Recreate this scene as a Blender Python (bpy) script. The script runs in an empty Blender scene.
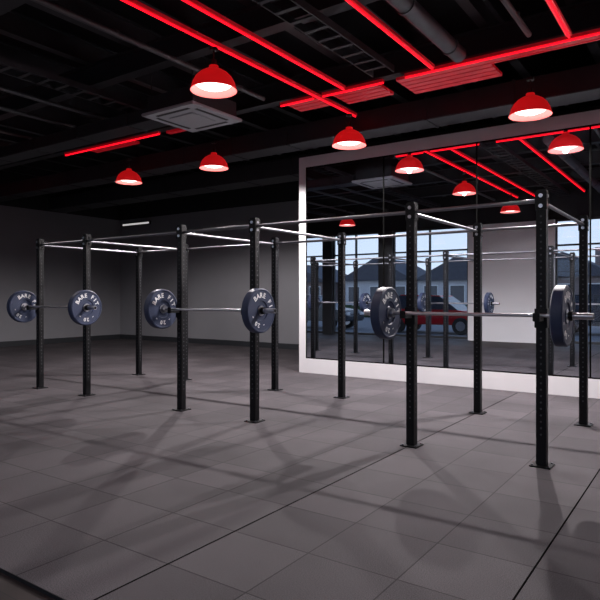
import bpy, bmesh, math, random
from mathutils import Vector, Matrix
random.seed(4)
S=bpy.context.scene
try: S.view_settings.view_transform='Standard'
except Exception: pass

# ---------------------------------------------------------------- materials
def mat(name, col, rough=0.5, metal=0.0, emit=None, es=0.0, noise=0.0, nscale=20, bump=0.0, spec=None):
    m=bpy.data.materials.new(name); m.use_nodes=True
    nt=m.node_tree; b=nt.nodes['Principled BSDF']
    b.inputs['Base Color'].default_value=(*col,1); b.inputs['Roughness'].default_value=rough
    b.inputs['Metallic'].default_value=metal
    if spec is not None: b.inputs['Specular IOR Level'].default_value=spec
    if emit: 
        b.inputs['Emission Color'].default_value=(*emit,1); b.inputs['Emission Strength'].default_value=es
    if noise>0 or bump>0:
        tc=nt.nodes.new('ShaderNodeTexCoord'); n=nt.nodes.new('ShaderNodeTexNoise')
        n.inputs['Scale'].default_value=nscale; n.inputs['Detail'].default_value=4
        nt.links.new(tc.outputs['Object'],n.inputs['Vector'])
        if noise>0:
            mx=nt.nodes.new('ShaderNodeMix'); mx.data_type='RGBA'
            mx.inputs[6].default_value=(*[c*(1-noise) for c in col],1)
            mx.inputs[7].default_value=(*[min(1,c*(1+noise)) for c in col],1)
            nt.links.new(n.outputs['Fac'],mx.inputs[0]); nt.links.new(mx.outputs[2],b.inputs['Base Color'])
        if bump>0:
            bp=nt.nodes.new('ShaderNodeBump'); bp.inputs['Strength'].default_value=bump; bp.inputs['Distance'].default_value=0.01
            nt.links.new(n.outputs['Fac'],bp.inputs['Height']); nt.links.new(bp.outputs['Normal'],b.inputs['Normal'])
    return m

M_post=mat('black_powder_coat',(0.004,0.004,0.005),0.45,0,noise=.2,nscale=60,spec=.18)
M_hole=mat('punched_hole',(0.04,0.04,0.045),0.6)
M_chrome=mat('brushed_steel',(0.50,0.50,0.54),0.28,1.0,noise=.1,nscale=40)
M_bar=mat('satin_steel_bar',(0.20,0.20,0.22),0.42,1.0,noise=.1,nscale=40)
M_plate=mat('navy_rubber',(0.024,0.034,0.072),0.5,0,noise=.12,nscale=80,spec=.3)
M_white=mat('white_print',(0.75,0.75,0.75),0.5)
M_wallg=mat('grey_wall_paint',(0.19,0.19,0.205),0.8,noise=.06,nscale=3,bump=.02)
M_wallw=mat('white_wall_paint',(0.78,0.77,0.78),0.7,noise=.03,nscale=3)
M_frame=mat('mirror_frame_paint',(0.70,0.69,0.71),0.6,noise=.03,nscale=5)
M_wallb=mat('black_upper_wall',(0.010,0.010,0.012),0.8,noise=.2,nscale=4)
M_ceil=mat('black_deck',(0.006,0.006,0.008),0.8,noise=.3,nscale=2,spec=.2)
M_beam=mat('beam_black',(0.030,0.030,0.034),0.5,noise=.3,nscale=6,spec=.3)
M_duct=mat('duct_dark',(0.038,0.038,0.042),0.45,0.2,noise=.3,nscale=5,spec=.3)
M_pipe=mat('pipe_grey',(0.075,0.075,0.08),0.45,0.2,noise=.2,nscale=5)
M_galv=mat('galvanised_duct',(0.09,0.09,0.10),0.45,0.4,noise=.3,nscale=8)
M_ac=mat('ac_panel',(0.42,0.42,0.44),0.6,noise=.05,nscale=8)
M_acd=mat('ac_slot',(0.03,0.03,0.03),0.6)
M_led=mat('red_led_tube',(0.1,0.0,0.001),0.5,emit=(1,0.004,0.014),es=2.6,spec=.1)
M_redglow=mat('red_glow_steel',(0.60,0.012,0.025),0.5,emit=(1,0.008,0.025),es=0.10,noise=.45,nscale=6)  # steel with the red LED light put into its colour and emission
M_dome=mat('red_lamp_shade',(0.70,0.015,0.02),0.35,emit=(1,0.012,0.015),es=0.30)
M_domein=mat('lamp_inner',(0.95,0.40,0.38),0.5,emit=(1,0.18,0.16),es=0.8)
M_diff=mat('lamp_bulb',(1,0.95,0.92),0.5,emit=(1,0.74,0.70),es=3.5)
M_cord=mat('black_cord',(0.008,0.008,0.008),0.5)
M_seam=mat('mat_joint',(0.003,0.003,0.003),1.0,spec=0)
M_winf=mat('window_frame_dark',(0.02,0.022,0.026),0.5,noise=.1)
M_asph=mat('asphalt',(0.12,0.12,0.13),0.9,noise=.2,nscale=4,bump=.2)
M_roof=mat('slate_roof',(0.07,0.07,0.085),0.8,noise=.3,nscale=4)
M_house=mat('house_render',(0.50,0.50,0.52),0.8,noise=.15,nscale=2)
M_brick=mat('house_brick',(0.22,0.17,0.16),0.85,noise=.3,nscale=8)
M_hwin=mat('house_window_glass',(0.03,0.04,0.06),0.1)
M_red=mat('car_paint_red',(0.40,0.01,0.015),0.25,noise=.05)
M_dark=mat('car_paint_dark',(0.02,0.025,0.035),0.25,noise=.05)
M_tyre=mat('tyre_rubber',(0.012,0.012,0.012),0.8)
M_hedge=mat('hedge_leaves',(0.03,0.06,0.025),0.9,noise=.5,nscale=12,bump=.5)

def mirror_mat():
    m=bpy.data.materials.new('mirror_silver'); m.use_nodes=True
    b=m.node_tree.nodes['Principled BSDF']
    b.inputs['Base Color'].default_value=(0.78,0.82,0.88,1); b.inputs['Metallic'].default_value=1; b.inputs['Roughness'].default_value=0.0
    return m
M_mir=mirror_mat()
def glass_mat():
    m=bpy.data.materials.new('window_glass'); m.use_nodes=True; nt=m.node_tree
    for n in list(nt.nodes): nt.nodes.remove(n)
    o=nt.nodes.new('ShaderNodeOutputMaterial'); t=nt.nodes.new('ShaderNodeBsdfTransparent'); g=nt.nodes.new('ShaderNodeBsdfGlossy')
    t.inputs[0].default_value=(0.87,0.92,0.97,1); g.inputs['Roughness'].default_value=0.0
    x=nt.nodes.new('ShaderNodeMixShader'); x.inputs[0].default_value=0.04
    nt.links.new(t.outputs[0],x.inputs[1]); nt.links.new(g.outputs[0],x.inputs[2]); nt.links.new(x.outputs[0],o.inputs[0])
    return m
M_glass=glass_mat()

def rubber_floor():
    m=bpy.data.materials.new('rubber_tile_floor'); m.use_nodes=True; nt=m.node_tree; b=nt.nodes['Principled BSDF']
    tc=nt.nodes.new('ShaderNodeTexCoord'); mp=nt.nodes.new('ShaderNodeMapping')
    mp.inputs['Location'].default_value=(20+2.22-0.0,-1.54+20,0)
    nt.links.new(tc.outputs['Object'],mp.inputs['Vector'])
    def brick(w,mort,c1,c2):
        k=nt.nodes.new('ShaderNodeTexBrick'); k.offset=0; k.squash=1
        k.inputs['Scale'].default_value=1; k.inputs['Mortar Size'].default_value=mort; k.inputs['Mortar Smooth'].default_value=0.1
        k.inputs['Brick Width'].default_value=w; k.inputs['Row Height'].default_value=0.5 
        k.inputs['Color1'].default_value=(*c1,1); k.inputs['Color2'].default_value=(*c2,1); k.inputs['Mortar'].default_value=(0.010,0.009,0.010,1)
        nt.links.new(mp.outputs[0],k.inputs['Vector']); return k
    k=brick(0.5,0.004,(0.042,0.037,0.041),(0.062,0.055,0.060))
    n=nt.nodes.new('ShaderNodeTexNoise'); n.inputs['Scale'].default_value=190; n.inputs['Detail'].default_value=2
    nt.links.new(tc.outputs['Object'],n.inputs['Vector'])
    r=nt.nodes.new('ShaderNodeValToRGB'); r.color_ramp.elements[0].position=.35; r.color_ramp.elements[0].color=(.6,.6,.6,1)
    r.color_ramp.elements[1].position=.70; r.color_ramp.elements[1].color=(1.7,1.7,1.7,1)
    nt.links.new(n.outputs['Fac'],r.inputs[0])
    n2=nt.nodes.new('ShaderNodeTexNoise'); n2.inputs['Scale'].default_value=1.1; n2.inputs['Detail'].default_value=5
    nt.links.new(tc.outputs['Object'],n2.inputs['Vector'])
    r2=nt.nodes.new('ShaderNodeMapRange'); r2.inputs[1].default_value=.3; r2.inputs[2].default_value=.7; r2.inputs[3].default_value=.78; r2.inputs[4].default_value=1.22
    nt.links.new(n2.outputs['Fac'],r2.inputs[0])
    a=nt.nodes.new('ShaderNodeMix'); a.data_type='RGBA'; a.blend_type='MULTIPLY'; a.inputs[0].default_value=1
    nt.links.new(k.outputs['Color'],a.inputs[6]); nt.links.new(r.outputs[0],a.inputs[7])
    c=nt.nodes.new('ShaderNodeMix'); c.data_type='RGBA'; c.blend_type='MULTIPLY'; c.inputs[0].default_value=1
    nt.links.new(a.outputs[2],c.inputs[6]); nt.links.new(r2.outputs[0],c.inputs[7])
    nt.links.new(c.outputs[2],b.inputs['Base Color'])
    b.inputs['Roughness'].default_value=0.8; b.inputs['Specular IOR Level'].default_value=0.2
    bp=nt.nodes.new('ShaderNodeBump'); bp.inputs['Strength'].default_value=.15; bp.inputs['Distance'].default_value=.002
    nt.links.new(n.outputs['Fac'],bp.inputs['Height']); nt.links.new(bp.outputs[0],b.inputs['Normal'])
    return m
M_rub=rubber_floor()
def wood_floor():
    m=bpy.data.materials.new('dark_plank_floor'); m.use_nodes=True; nt=m.node_tree; b=nt.nodes['Principled BSDF']
    tc=nt.nodes.new('ShaderNodeTexCoord'); k=nt.nodes.new('ShaderNodeTexBrick')
    k.inputs['Scale'].default_value=1; k.inputs['Brick Width'].default_value=1.2; k.inputs['Row Height'].default_value=.12; k.inputs['Mortar Size'].default_value=.003
    k.inputs['Color1'].default_value=(.016,.010,.010,1); k.inputs['Color2'].default_value=(.03,.02,.018,1); k.inputs['Mortar'].default_value=(.005,.005,.005,1)
    nt.links.new(tc.outputs['Object'],k.inputs['Vector']); nt.links.new(k.outputs['Color'],b.inputs['Base Color'])
    b.inputs['Roughness'].default_value=.6; b.inputs['Specular IOR Level'].default_value=.25
    return m
M_wood=wood_floor()

# ---------------------------------------------------------------- mesh helpers
class MB:
    def __init__(s): s.bm=bmesh.new(); s.mats=[]
    def mi(s,m):
        if m not in s.mats: s.mats.append(m)
        return s.mats.index(m)
    def box(s,x0,x1,y0,y1,z0,z1,m,bev=0):
        r=bmesh.ops.create_cube(s.bm,size=1)
        bmesh.ops.scale(s.bm,vec=(x1-x0,y1-y0,z1-z0),verts=r['verts'])
        bmesh.ops.translate(s.bm,vec=((x0+x1)/2,(y0+y1)/2,(z0+z1)/2),verts=r['verts'])
        fs=set(f for v in r['verts'] for f in v.link_faces); i=s.mi(m)
        for f in fs: f.material_index=i
        if bev>0:
            es=list(set(e for v in r['verts'] for e in v.link_edges))
            q=bmesh.ops.bevel(s.bm,geom=es,offset=bev,segments=2,affect='EDGES')
            for f in q['faces']: f.material_index=i
    def cyl(s,p0,p1,r,m,seg=16,r2=None):
        p0=Vector(p0);p1=Vector(p1);d=p1-p0
        q=bmesh.ops.create_cone(s.bm,cap_ends=True,segments=seg,radius1=r,radius2=r if r2 is None else r2,depth=d.length)
        rot=d.to_track_quat('Z','Y').to_matrix().to_4x4()
        bmesh.ops.transform(s.bm,matrix=Matrix.Translation((p0+p1)/2)@rot,verts=q['verts'])
        i=s.mi(m)
        for f in set(f for v in q['verts'] for f in v.link_faces):
            f.material_index=i
            if len(f.verts)==4: f.smooth=True
    def lathe(s,prof,m,axis='Z',seg=48,closed=False,origin=(0,0,0),mfun=None):
        rings=[]
        for (r,h) in prof:
            ring=[]
            for k in range(seg):
                a=2*math.pi*k/seg; c,sn=math.cos(a)*r,math.sin(a)*r
                p=(c,sn,h) if axis=='Z' else (h,c,sn)
                ring.append(s.bm.verts.new(Vector(p)+Vector(origin)))
            rings.append(ring)
        n=len(prof); rng=range(n if closed else n-1); i=s.mi(m)
        for j in rng:
            A=rings[j];B=rings[(j+1)%n]
            for k in range(seg):
                f=s.bm.faces.new((A[k],A[(k+1)%seg],B[(k+1)%seg],B[k])); f.material_index=i; f.smooth=True
                if mfun: f.material_index=s.mi(mfun(j))
    def prism(s,poly,y0,y1,m,axis='Y'):
        A=[s.bm.verts.new((x,y0,z) if axis=='Y' else (y0,x,z)) for x,z in poly]
        B=[s.bm.verts.new((x,y1,z) if axis=='Y' else (y1,x,z)) for x,z in poly]
        i=s.mi(m); n=len(poly)
        fs=[s.bm.faces.new(A),s.bm.faces.new(B[::-1])]
        for k in range(n): fs.append(s.bm.faces.new((A[k],B[k],B[(k+1)%n],A[(k+1)%n])))
        for f in fs: f.material_index=i
    def obj(s,name,parent=None,loc=(0,0,0),sharp=35):
        bmesh.ops.recalc_face_normals(s.bm,faces=s.bm.faces)
        me=bpy.data.meshes.new(name); s.bm.to_mesh(me); s.bm.free()
        for m in s.mats: me.materials.append(m)
        try: me.set_sharp_from_angle(angle=math.radians(sharp))
        except Exception: pass
        o=bpy.data.objects.new(name,me); o.location=loc; S.collection.objects.link(o)
        if parent: o.parent=parent
        return o
def empty(name,loc=(0,0,0)):
    o=bpy.data.objects.new(name,None); o.location=loc; o.empty_display_size=.2; S.collection.objects.link(o); return o
def sbox(name,x0,x1,y0,y1,z0,z1,m,parent=None,bev=0):
    b=MB(); b.box(x0,x1,y0,y1,z0,z1,m,bev); return b.obj(name,parent)

# ---------------------------------------------------------------- room shell
XL,XR,YF,YB=-15.35,4.5,-0.8,12.1
HW,HC=3.72,4.95
b=MB(); b.box(XL-.2,XR+.2,YF-.2,YB+.2,-0.25,-0.02,M_wood); b.box(XL,XR,1.54,YB,-0.02,0,M_rub)
b.obj('floor')
b=MB()
for x in (-2.22,-0.72): b.box(x-.0045,x+.0045,1.54,8.4,0.0,0.0010,M_seam)
b.obj('trim_1')
sbox('ceiling',XL-.2,XR+.2,YF-.2,YB+.2,HC,HC+.15,M_ceil)
b=MB(); b.box(XL-.2,XL,YF,YB,-.02,HW,M_wallg); b.box(XL-.2,XL,YF,YB,HW,HC,M_wallb); b.obj('wall_left')
b=MB(); b.box(XL-.2,XR+.2,YB,YB+.2,-.02,HW,M_wallg); b.box(XL-.2,XR+.2,YB,YB+.2,HW,HC,M_wallb); b.obj('wall_back')
b=MB(); b.box(XR,XR+.2,YF,YB,-.02,HW,M_wallg); b.box(XR,XR+.2,YF,YB,HW,HC,M_wallb); b.obj('wall_right')
sbox('baseboard_left',XL,XL+.015,1.54,YB-.015,0,.14,M_winf)
sbox('baseboard_back',XL,-5.0,YB-.015,YB,0,.14,M_winf)
wins=[(-13.7,-11.5),(-11.1,-9.26),(-8.75,-6.2),(-3.7,-1.3),(-0.9,1.6)]
HT=3.5
b=MB(); prev=XL
for (a,c) in wins:
    b.box(prev,a,YF-.25,YF,-.02,HT,M_wallw if a>-8 else M_winf); prev=c
b.box(prev,XR,YF-.25,YF,-.02,HT,M_wallw); b.box(XL,XR,YF-.25,YF,HT,HW,M_wallb); b.box(XL,XR,YF-.25,YF,HW,HC,M_wallb)
b.obj('wall_front')
for i,(a,c) in enumerate(wins):
    b=MB(); y0,y1=YF-.16,YF-.08; f=.05
    b.box(a,a+f,y0,y1,0,HT,M_winf); b.box(c-f,c,y0,y1,0,HT,M_winf)
    b.box(a+f,c-f,y0,y1,0,f*1.6,M_winf); b.box(a+f,c-f,y0,y1,HT-f,HT,M_winf)
    m=(a+c)/2; b.box(m-.025,m+.025,y0,y1,.08,HT-f,M_winf)
    b.box(a+f,c-f,y0,y1,2.75,2.80,M_winf)
    b.box(a+f,c-f,YF-.125,YF-.115,.08,HT-f,M_glass)
    b.obj('window_%d'%(i+1))

# mirror partition
MY=8.53; MX0=-5.97; MX1=XR; MT=3.75; ix0=-5.83; ix1=.17; iz0=.25; iz1=3.57
b=MB()
b.box(MX0,MX1,MY+.03,MY+.32,0,MT,M_frame)
b.box(MX0,MX1,MY,MY+.03,0,iz0,M_frame); b.box(MX0,MX1,MY,MY+.03,iz1,MT,M_frame)
b.box(MX0,ix0,MY,MY+.03,iz0,iz1,M_frame); b.box(ix1,MX1,MY,MY+.03,iz0,iz1,M_frame)
b.obj('wall_mirror_partition')
for i in range(4):
    x=ix0+1.5*i
    b=MB(); b.box(x+.004,x+1.5-.004,MY+.012,MY+.03,iz0,iz1,M_mir); b.obj('wall_mirror')
b=MB()
for i in range(1,4):
    x=ix0+1.5*i; b.box(x-.010,x+.010,MY+.006,MY+.03,iz0,iz1,M_seam)
b.box(ix0,ix1,MY+.004,MY+.03,iz1-.018,iz1,M_seam); b.box(ix0,ix1,MY+.004,MY+.03,iz0,iz0+.018,M_seam); b.box(ix0,ix0+.015,MY+.004,MY+.03,iz0,iz1,M_seam)
b.obj('trim_2')

# ---------------------------------------------------------------- rig
YA,YC=4.9,6.7
XS=[-8.007,-6.907,-5.107,-4.007,-2.207,-1.107]
PH=2.16; hw=.0375
rig=empty('squat_rack',(-4.55,5.8,0))
def addp(mb,name):
    o=mb.obj(name); o.parent=rig; o.matrix_parent_inverse=Matrix.Translation((4.55,-5.8,0)); return o
n=0
for y in (YA,YC):
    for x in XS:
        n+=1; b=MB()
        b.box(x-hw,x+hw,y-hw,y+hw,.01,PH,M_post,.004)
        b.box(x-.08,x+.08,y-.08,y+.08,0,.01,M_post,.002)
        for sx in(-.06,.06):
            for sy in(-.06,.06): b.cyl((x+sx,y+sy,.01),(x+sx,y+sy,.02),.008,M_bar,6)
        z=.25
        while z<2.0:
            for s in(-1,1):
                b.cyl((x,y+s*hw,z),(x,y+s*(hw+.0008),z),.008,M_hole,10)
                b.cyl((x+s*hw,y,z),(x+s*(hw+.0008),y,z),.008,M_hole,10)
            z+=.05
        b.box(x-.043,x+.043,y-.044,y-hw,2.0,2.14,M_post,.002); b.box(x-.043,x+.043,y+hw,y+.044,2.0,2.14,M_post,.002)
        for z in(2.03,2.11):
            for s in(-1,1):
                b.cyl((x,y+s*.044,z),(x,y+s*.054,z),.0155,M_chrome,12)
                b.cyl((x+s*hw,y,z),(x+s*(hw+.008),y,z),.0155,M_chrome,12)
        addp(b,'post_%d'%n)
n=0
for y in (YA,YC):
    for i in range(5):
        n+=1; b=MB(); x0,x1=XS[i]+hw,XS[i+1]-hw
        b.cyl((x0,y,2.075),(x1,y,2.075),.016,M_bar,16)
        for xx,s in((x0,1),(x1,-1)): b.box(min(xx,xx+s*.008),max(xx,xx+s*.008),y-.035,y+.035,2.005,2.14,M_post)
        addp(b,'pull_up_bar_%d'%n)
for i,x in enumerate(XS):
    b=MB(); b.cyl((x,YA+.044,2.065),(x,YC-.044,2.065),.016,M_bar,16); addp(b,'cross_member_%d'%(i+1))
BZ=1.18; BY=4.75
for i,x in enumerate(XS):
    b=MB(); yf=YA-hw
    b.box(x-.047,x+.047,yf-.008,yf,BZ-.10,BZ+.05,M_post,.002)
    b.box(x-.047,x-.0385,yf,YA+.02,BZ-.10,BZ+.05,M_post); b.box(x+.0385,x+.047,yf,YA+.02,BZ-.10,BZ+.05,M_post)
    b.box(x-.025,x+.025,BY-.045,yf-.008,BZ-.045,BZ-.016,M_post,.003)
    b.box(x-.025,x+.025,BY-.045,BY-.033,BZ-.02,BZ+.02,M_post,.002)
    addp(b,'j_cup_%d'%(i+1))

# ---------------------------------------------------------------- barbells + plates
def plate_mesh():
    b=MB(); t=.043; R=.23
    prof=[(.0262,-t+.006),(.052,-t+.006),(.056,-t+.006),(.062,-t+.014),(.098,-t+.014),(.104,-t+.004),(.205,-t+.004),(.209,-t),(R-.01,-t),(R,-t+.008),
          (R,t-.008),(R-.01,t),(.209,t),(.205,t-.004),(.104,t-.004),(.098,t-.014),(.062,t-.014),(.056,t-.006),(.052,t-.006),(.0262,t-.006)]
    def mf(j): return M_chrome if j in (0,18,19) else M_plate
    b.lathe(prof,M_plate,axis='X',seg=64,closed=True,mfun=mf)
    def letter(ch,ang,side,size,rad):
        cu=bpy.data.curves.new('tmp','FONT'); cu.body=ch; cu.size=size; cu.align_x='CENTER'; cu.align_y='CENTER'; cu.extrude=.0012; cu.offset=.0016
        o=bpy.data.objects.new('tmp',cu); S.collection.objects.link(o)
        bpy.context.view_layer.update()
        me=bpy.data.meshes.new_from_object(o.evaluated_get(bpy.context.evaluated_depsgraph_get()))
        R0=Matrix(((0,0,1,0),(1,0,0,0),(0,1,0,0),(0,0,0,1)))
        if side<0: R0=Matrix.Rotation(math.pi,4,'Z')@R0
        T=Matrix.Translation((side*(t-.0035),0,0))@R0@Matrix.Rotation(-ang,4,'Z')@Matrix.Translation((0,rad,0))
        me.transform(T)
        i=b.mi(M_white); nf=len(b.bm.faces)
        b.bm.from_mesh(me); b.bm.faces.ensure_lookup_table()
        for f in b.bm.faces[nf:]: f.material_index=i
        bpy.data.objects.remove(o); bpy.data.curves.remove(cu); bpy.data.meshes.remove(me)
    for side in(1,-1):
        w="BARE FIT"
        for k,ch in enumerate(w):
            if ch!=' ': letter(ch,math.radians((k-3.5)*19),side,.072,.155)
        for k,ch in enumerate("20"):
            letter(ch,math.radians(180+(k-.5)*17),side,.062,.155)
        for k in(-1,1): letter('-',math.radians(180+k*40),side,.06,.155)
    return b.obj('weight_plate')
first=plate_mesh(); used=False
for ci,(i,j) in enumerate(((4,5),(2,3),(0,1))):
    cx=(XS[i]+XS[j])/2
    b=MB()
    b.cyl((cx-.655,BY,BZ),(cx+.655,BY,BZ),.014,M_chrome,16)
    for s in(-1,1):
        b.cyl((cx+s*.652,BY,BZ),(cx+s*.682,BY,BZ),.038,M_chrome,24)
        b.cyl((cx+s*.682,BY,BZ),(cx+s*.94,BY,BZ),.025,M_chrome,24)
        b.cyl((cx+s*.935,BY,BZ),(cx+s*.942,BY,BZ),.019,M_post,24)
        b.cyl((cx+s*.772,BY,BZ),(cx+s*.80,BY,BZ),.036,M_post,24)
    b.obj('barbell')
    for s in(-1,1):
        if not used: o=first; used=True
        else:
            o=bpy.data.objects.new('weight_plate',first.data); S.collection.objects.link(o)
        o.location=(cx+s*.7265,BY,BZ); o.rotation_euler=(random.uniform(-.7,.9),0,0)

# ---------------------------------------------------------------- pendant lamps + unseen fill lamps
LZ=3.52
def lamp(x,y,power,ztop=3.975):
    e=empty('pendant_lamp',(x,y,LZ))
    b=MB()
    prof=[(.03,.27),(.05,.265),(.055,.225),(.10,.215),(.15,.185),(.195,.14),(.225,.085),(.238,.035),(.25,.0),(.246,.0),(.232,.036),(.218,.083),(.19,.134),(.146,.178),(.098,.206),(.03,.215)]
    b.lathe(prof,M_dome,seg=48,mfun=lambda j: M_dome if j<9 else M_domein)
    b.obj('shade',e)
    b=MB(); b.cyl((0,0,.265),(0,0,.33),.03,M_cord,16); b.cyl((0,0,.33),(0,0,ztop-LZ),.007,M_cord,8); b.cyl((0,0,ztop-LZ-.03),(0,0,ztop-LZ),.045,M_cord,16); b.obj('cord',e)
    b=MB(); b.lathe([(.001,.015),(.06,.018),(.12,.03),(.17,.05),(.20,.075),(.17,.08),(.001,.08)],M_diff,seg=32); b.obj('bulb',e)
    l=bpy.data.lights.new('lamp_light','SPOT'); l.energy=power; l.color=(1,.93,.93); l.shadow_soft_size=.03; l.spot_size=math.radians(164); l.spot_blend=.3
    lo=bpy.data.objects.new('lamp_light',l); S.collection.objects.link(lo); lo.parent=e; lo.location=(0,0,-.01)
    return e
for (x,y,p) in ((-4.38,4.67,80),(-1.83,7.5,720),(-4.36,7.5,520),(-7.03,7.5,500),(-9.25,7.5,260),(-4.35,1.3,25),(-9.3,1.2,45),(.7,4.67,50),(-9.4,4.67,50),(-1.8,1.3,25),(.7,7.5,110),(.7,1.3,25)):  # last five are unseen lamps, added to fill light on the floor
    lamp(x,y,p)

# ---------------------------------------------------------------- ceiling services
def ibeam_x(name,y,z0,z1,w=.16,x0=XL,x1=XR,m=M_beam):
    b=MB(); b.box(x0,x1,y-w/2,y+w/2,z0,z0+.02,m); b.box(x0,x1,y-w/2,y+w/2,z1-.02,z1,m); b.box(x0,x1,y-.01,y+.01,z0+.02,z1-.02,m); return b.obj(name)
def ibeam_y(name,x,z0,z1,w=.12,y0=YF,y1=YB,m=M_beam):
    b=MB(); b.box(x-w/2,x+w/2,y0,y1,z0,z0+.015,m); b.box(x-w/2,x+w/2,y0,y1,z1-.015,z1,m); b.box(x-.008,x+.008,y0,y1,z0+.015,z1-.015,m); return b.obj(name)
for y in (1.2,3.1,5.0,6.95,9.1,10.8): ibeam_x('ceiling_beam',y,4.15,4.45)
x=XL+.8
while x<XR:
    ibeam_y('ceiling_joist',x,4.47,4.75); x+=.95
def duct_x(y,z0,z1,w,x0,x1,m=M_duct,name='ventilation_duct'):
    b=MB(); b.box(x0,x1,y-w/2,y+w/2,z0,z1,m,.01)
    x=x0+.02
    while x<x1: b.box(x,x+.03,y-w/2-.012,y+w/2+.012,z0-.012,z1+.012,m); x+=1.2
    return b.obj(name)
duct_x(8.05,3.80,4.10,.45,XL,XR,M_beam)
duct_x(9.9,3.75,4.08,.6,XL,-2)
duct_x(5.75,3.78,3.96,.35,XL,-6.4)
def tray_y(x,y0,y1,z,w=.3,name='cable_tray',m=M_duct):
    b=MB(); b.box(x-w/2,x-w/2+.015,y0,y1,z,z+.08,m); b.box(x+w/2-.015,x+w/2,y0,y1,z,z+.08,m)
    y=y0
    while y<y1: b.box(x-w/2+.015,x+w/2-.015,y,min(y+.05,y1),z,z+.015,m); y+=.25
    return b.obj(name)
tray_y(-6.9,0,6.5,4.02); tray_y(-3.3,0,6.5,4.02); tray_y(-10.6,0,6.5,4.02); tray_y(-.6,0,6.5,4.02)
b=MB(); b.cyl((-2.32,0,4.0),(-2.32,6.4,4.0),.085,M_galv,24)
for k in range(6): b.cyl((-2.32,.6+k*1.1,4.0),(-2.32,.64+k*1.1,4.0),.095,M_galv,24)
b.obj('ventilation_pipe')
for x in (-5.15,-7.75,-8.55,-9.75,-11.6,-12.8,-14.0,-1.6,-.2):
    b=MB(); b.cyl((x,0,4.08),(x,6.5,4.08),.03,M_pipe,12)
    for y in (.6,2.0,4.0,6.0): b.cyl((x,y,4.08),(x,y,4.11),.04,M_pipe,12)
    b.obj('sprinkler_pipe')
# LED lines
def led(p0,p1):
    p0=Vector(p0);p1=Vector(p1); b=MB(); b.cyl(p0,p1,.010,M_led,10)
    if abs((p1-p0).x)>abs((p1-p0).y): b.box(p0.x,p1.x,p0.y-.03,p0.y+.03,p0.z+.010,p0.z+.045,M_redglow)
    else: b.box(p0.x-.03,p0.x+.03,p0.y,p1.y,p0.z+.010,p0.z+.045,M_redglow)
    return b.obj('red_led_strip')
led((-4.38,.5,4.0),(-4.38,7.72,4.0))
led((-3.93,.5,4.0),(-3.93,6.62,4.0))
led((-2.72,.5,4.0),(-2.72,6.62,4.0))
led((-1.23,5.2,4.0),(-1.23,6.62,4.0))
for a,c in ((-15,-13),(-10.1,-7.5),(-5.0,-4.45),(-4.3,-3.4),(-3.1,-.8),(-.5,4.2)):
    led((a,6.7,4.0),(c,6.7,4.0))
b=MB()  # slatted panels standing in for red LED light on duct undersides
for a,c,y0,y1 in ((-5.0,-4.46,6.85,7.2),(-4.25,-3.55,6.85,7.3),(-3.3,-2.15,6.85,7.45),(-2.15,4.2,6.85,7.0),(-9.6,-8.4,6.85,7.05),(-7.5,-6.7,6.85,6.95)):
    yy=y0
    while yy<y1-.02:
        b.box(a,c,yy,min(yy+.10,y1),4.05,4.09,M_redglow); yy+=.125
b.obj('red_glow_panel')
# AC cassette
b=MB(); cx,cy,z=-5.78,5.75,3.72
b.box(cx-.42,cx+.42,cy-.42,cy+.42,z+.04,z+.26,M_duct,.01); b.box(cx-.48,cx+.48,cy-.48,cy+.48,z,z+.04,M_ac,.012)
b.box(cx-.22,cx+.22,cy-.22,cy+.22,z-.012,z,M_ac,.004)
for s in(-1,1):
    b.box(cx-.30,cx+.30,cy+s*.36-.025,cy+s*.36+.025,z-.003,z,M_acd); b.box(cx+s*.36-.025,cx+s*.36+.025,cy-.30,cy+.30,z-.003,z,M_acd)
for sx in(-1,1):
    for sy in(-1,1): b.cyl((cx+sx*.38,cy+sy*.38,z+.26),(cx+sx*.38,cy+sy*.38,4.95),.006,M_cord,6)
b.obj('air_conditioner')
M_lite=mat('panel_light',(.8,.8,.8),.5,emit=(1,.97,.95),es=.5)
b=MB(); b.box(-15.2,-13.9,YB-.05,YB,3.50,3.60,M_winf); b.box(-15.15,-13.95,YB-.06,YB-.05,3.525,3.575,M_lite); b.obj('wall_light')

# ---------------------------------------------------------------- outside
sbox('street_ground',-70,55,-70,YF-.25,-.3,-.1,M_asph)
def house(x,y,w,d,h,rh,m):
    b=MB(); b.box(x,x+w,y-d,y,-.1,h,m)
    b.prism([(x-.3,h),(x+w+.3,h),(x+w/2,h+rh)],y-d-.2,y+.3,M_roof)
    for k in range(3):
        zz=.9
        xx=x+w*(k+.5)/3-.5; b.box(xx-.06,xx+1.06,y,y+.03,zz-.06,zz+1.26,M_white); b.box(xx,xx+1,y+.03,y+.05,zz,zz+1.2,M_hwin)
    b.box(x+w*.75,x+w*.75+.5,y-d*.5,y-d*.5+.5,h,h+rh+.4,M_brick)
    return b.obj('house')
house(-33,-24,7,6,2.5,1.6,M_brick); house(-25,-25,6,6,2.6,1.8,M_house); house(-18,-24,6,6,2.5,1.7,M_house); house(-11,-24,6,6,2.6,1.6,M_brick); house(-43,-23,8,6,2.6,1.8,M_house); house(-3,-24,8,6,2.5,1.6,M_house)
b=MB()
for k in range(60):
    x=-40+k*.8; b.box(x,x+.79,-19.4+random.uniform(-.1,.1),-18.6,-.1,.75+random.uniform(-.08,.12),M_hedge,.12)
b.obj('hedge')
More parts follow.
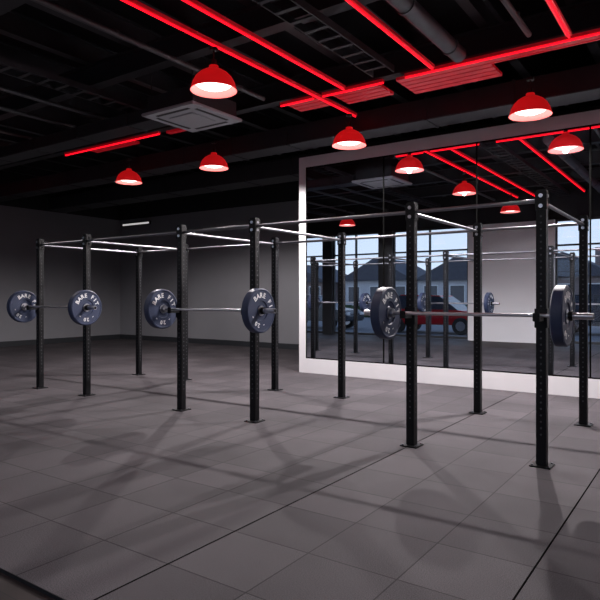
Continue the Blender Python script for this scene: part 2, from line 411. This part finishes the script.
def car(x,y,paint):
    e=empty('car',(x,y,-.1))
    b=MB()
    body=[(-2.1,.35),(2.1,.35),(2.12,.62),(1.95,.82),(1.1,.92),(-1.95,.95),(-2.12,.7)]
    b.prism(body,-.85,.85,paint); 
    es=[ed for ed in b.bm.edges]; bmesh.ops.bevel(b.bm,geom=es,offset=.05,segments=2,affect='EDGES')
    b.obj('body',e)
    b=MB(); cab=[(-1.75,.93),(1.15,.90),(.45,1.42),(-1.25,1.46)]
    b.prism(cab,-.70,.70,M_hwin); b.prism([(.45,1.41),(-1.25,1.44),(-1.2,1.50),(.38,1.47)],-.66,.66,paint)
    for xx in(-.35,): b.prism([(xx-.05,.93),(xx+.05,.93),(xx+.05,1.45),(xx-.05,1.45)],-.71,.71,paint)
    b.obj('cabin',e)
    k=0
    for xx in(-1.3,1.3):
        for yy in(-.78,.78):
            k+=1; b=MB(); b.cyl((xx,yy-.11,.32),(xx,yy+.11,.32),.32,M_tyre,24); b.cyl((xx,yy-.12,.32),(xx,yy+.12,.32),.18,M_chrome,16); b.obj('wheel_%d'%k,e)
    b=MB()
    for yy in(-.6,.6): b.box(2.05,2.13,yy-.15,yy+.15,.62,.74,M_white); b.box(-2.13,-2.05,yy-.15,yy+.15,.66,.80,M_red)
    b.obj('lights',e)
car(-9.0,-5.2,M_red); car(-15.0,-5.6,M_dark); car(-3.2,-7.5,M_dark)

# ---------------------------------------------------------------- world
w=bpy.data.worlds.new('World'); S.world=w; w.use_nodes=True; nt=w.node_tree; bg=nt.nodes['Background']
tc=nt.nodes.new('ShaderNodeTexCoord'); sp=nt.nodes.new('ShaderNodeSeparateXYZ'); cr=nt.nodes.new('ShaderNodeValToRGB')
cr.color_ramp.elements[0].position=.0; cr.color_ramp.elements[0].color=(.86,.89,.95,1); cr.color_ramp.elements[1].position=.7; cr.color_ramp.elements[1].color=(.30,.42,.65,1)
nt.links.new(tc.outputs['Generated'],sp.inputs[0]); nt.links.new(sp.outputs[2],cr.inputs[0]); nt.links.new(cr.outputs[0],bg.inputs[0]); bg.inputs[1].default_value=1.5

# ---------------------------------------------------------------- camera
cam=bpy.data.cameras.new('Camera'); co=bpy.data.objects.new('Camera',cam); S.collection.objects.link(co)
co.location=(0,0,1.325); co.rotation_euler=(math.radians(90),0,math.radians(34.9))
cam.sensor_width=36; cam.lens=594/600*36; cam.shift_y=-3.5/600; cam.clip_start=.05
S.camera=co
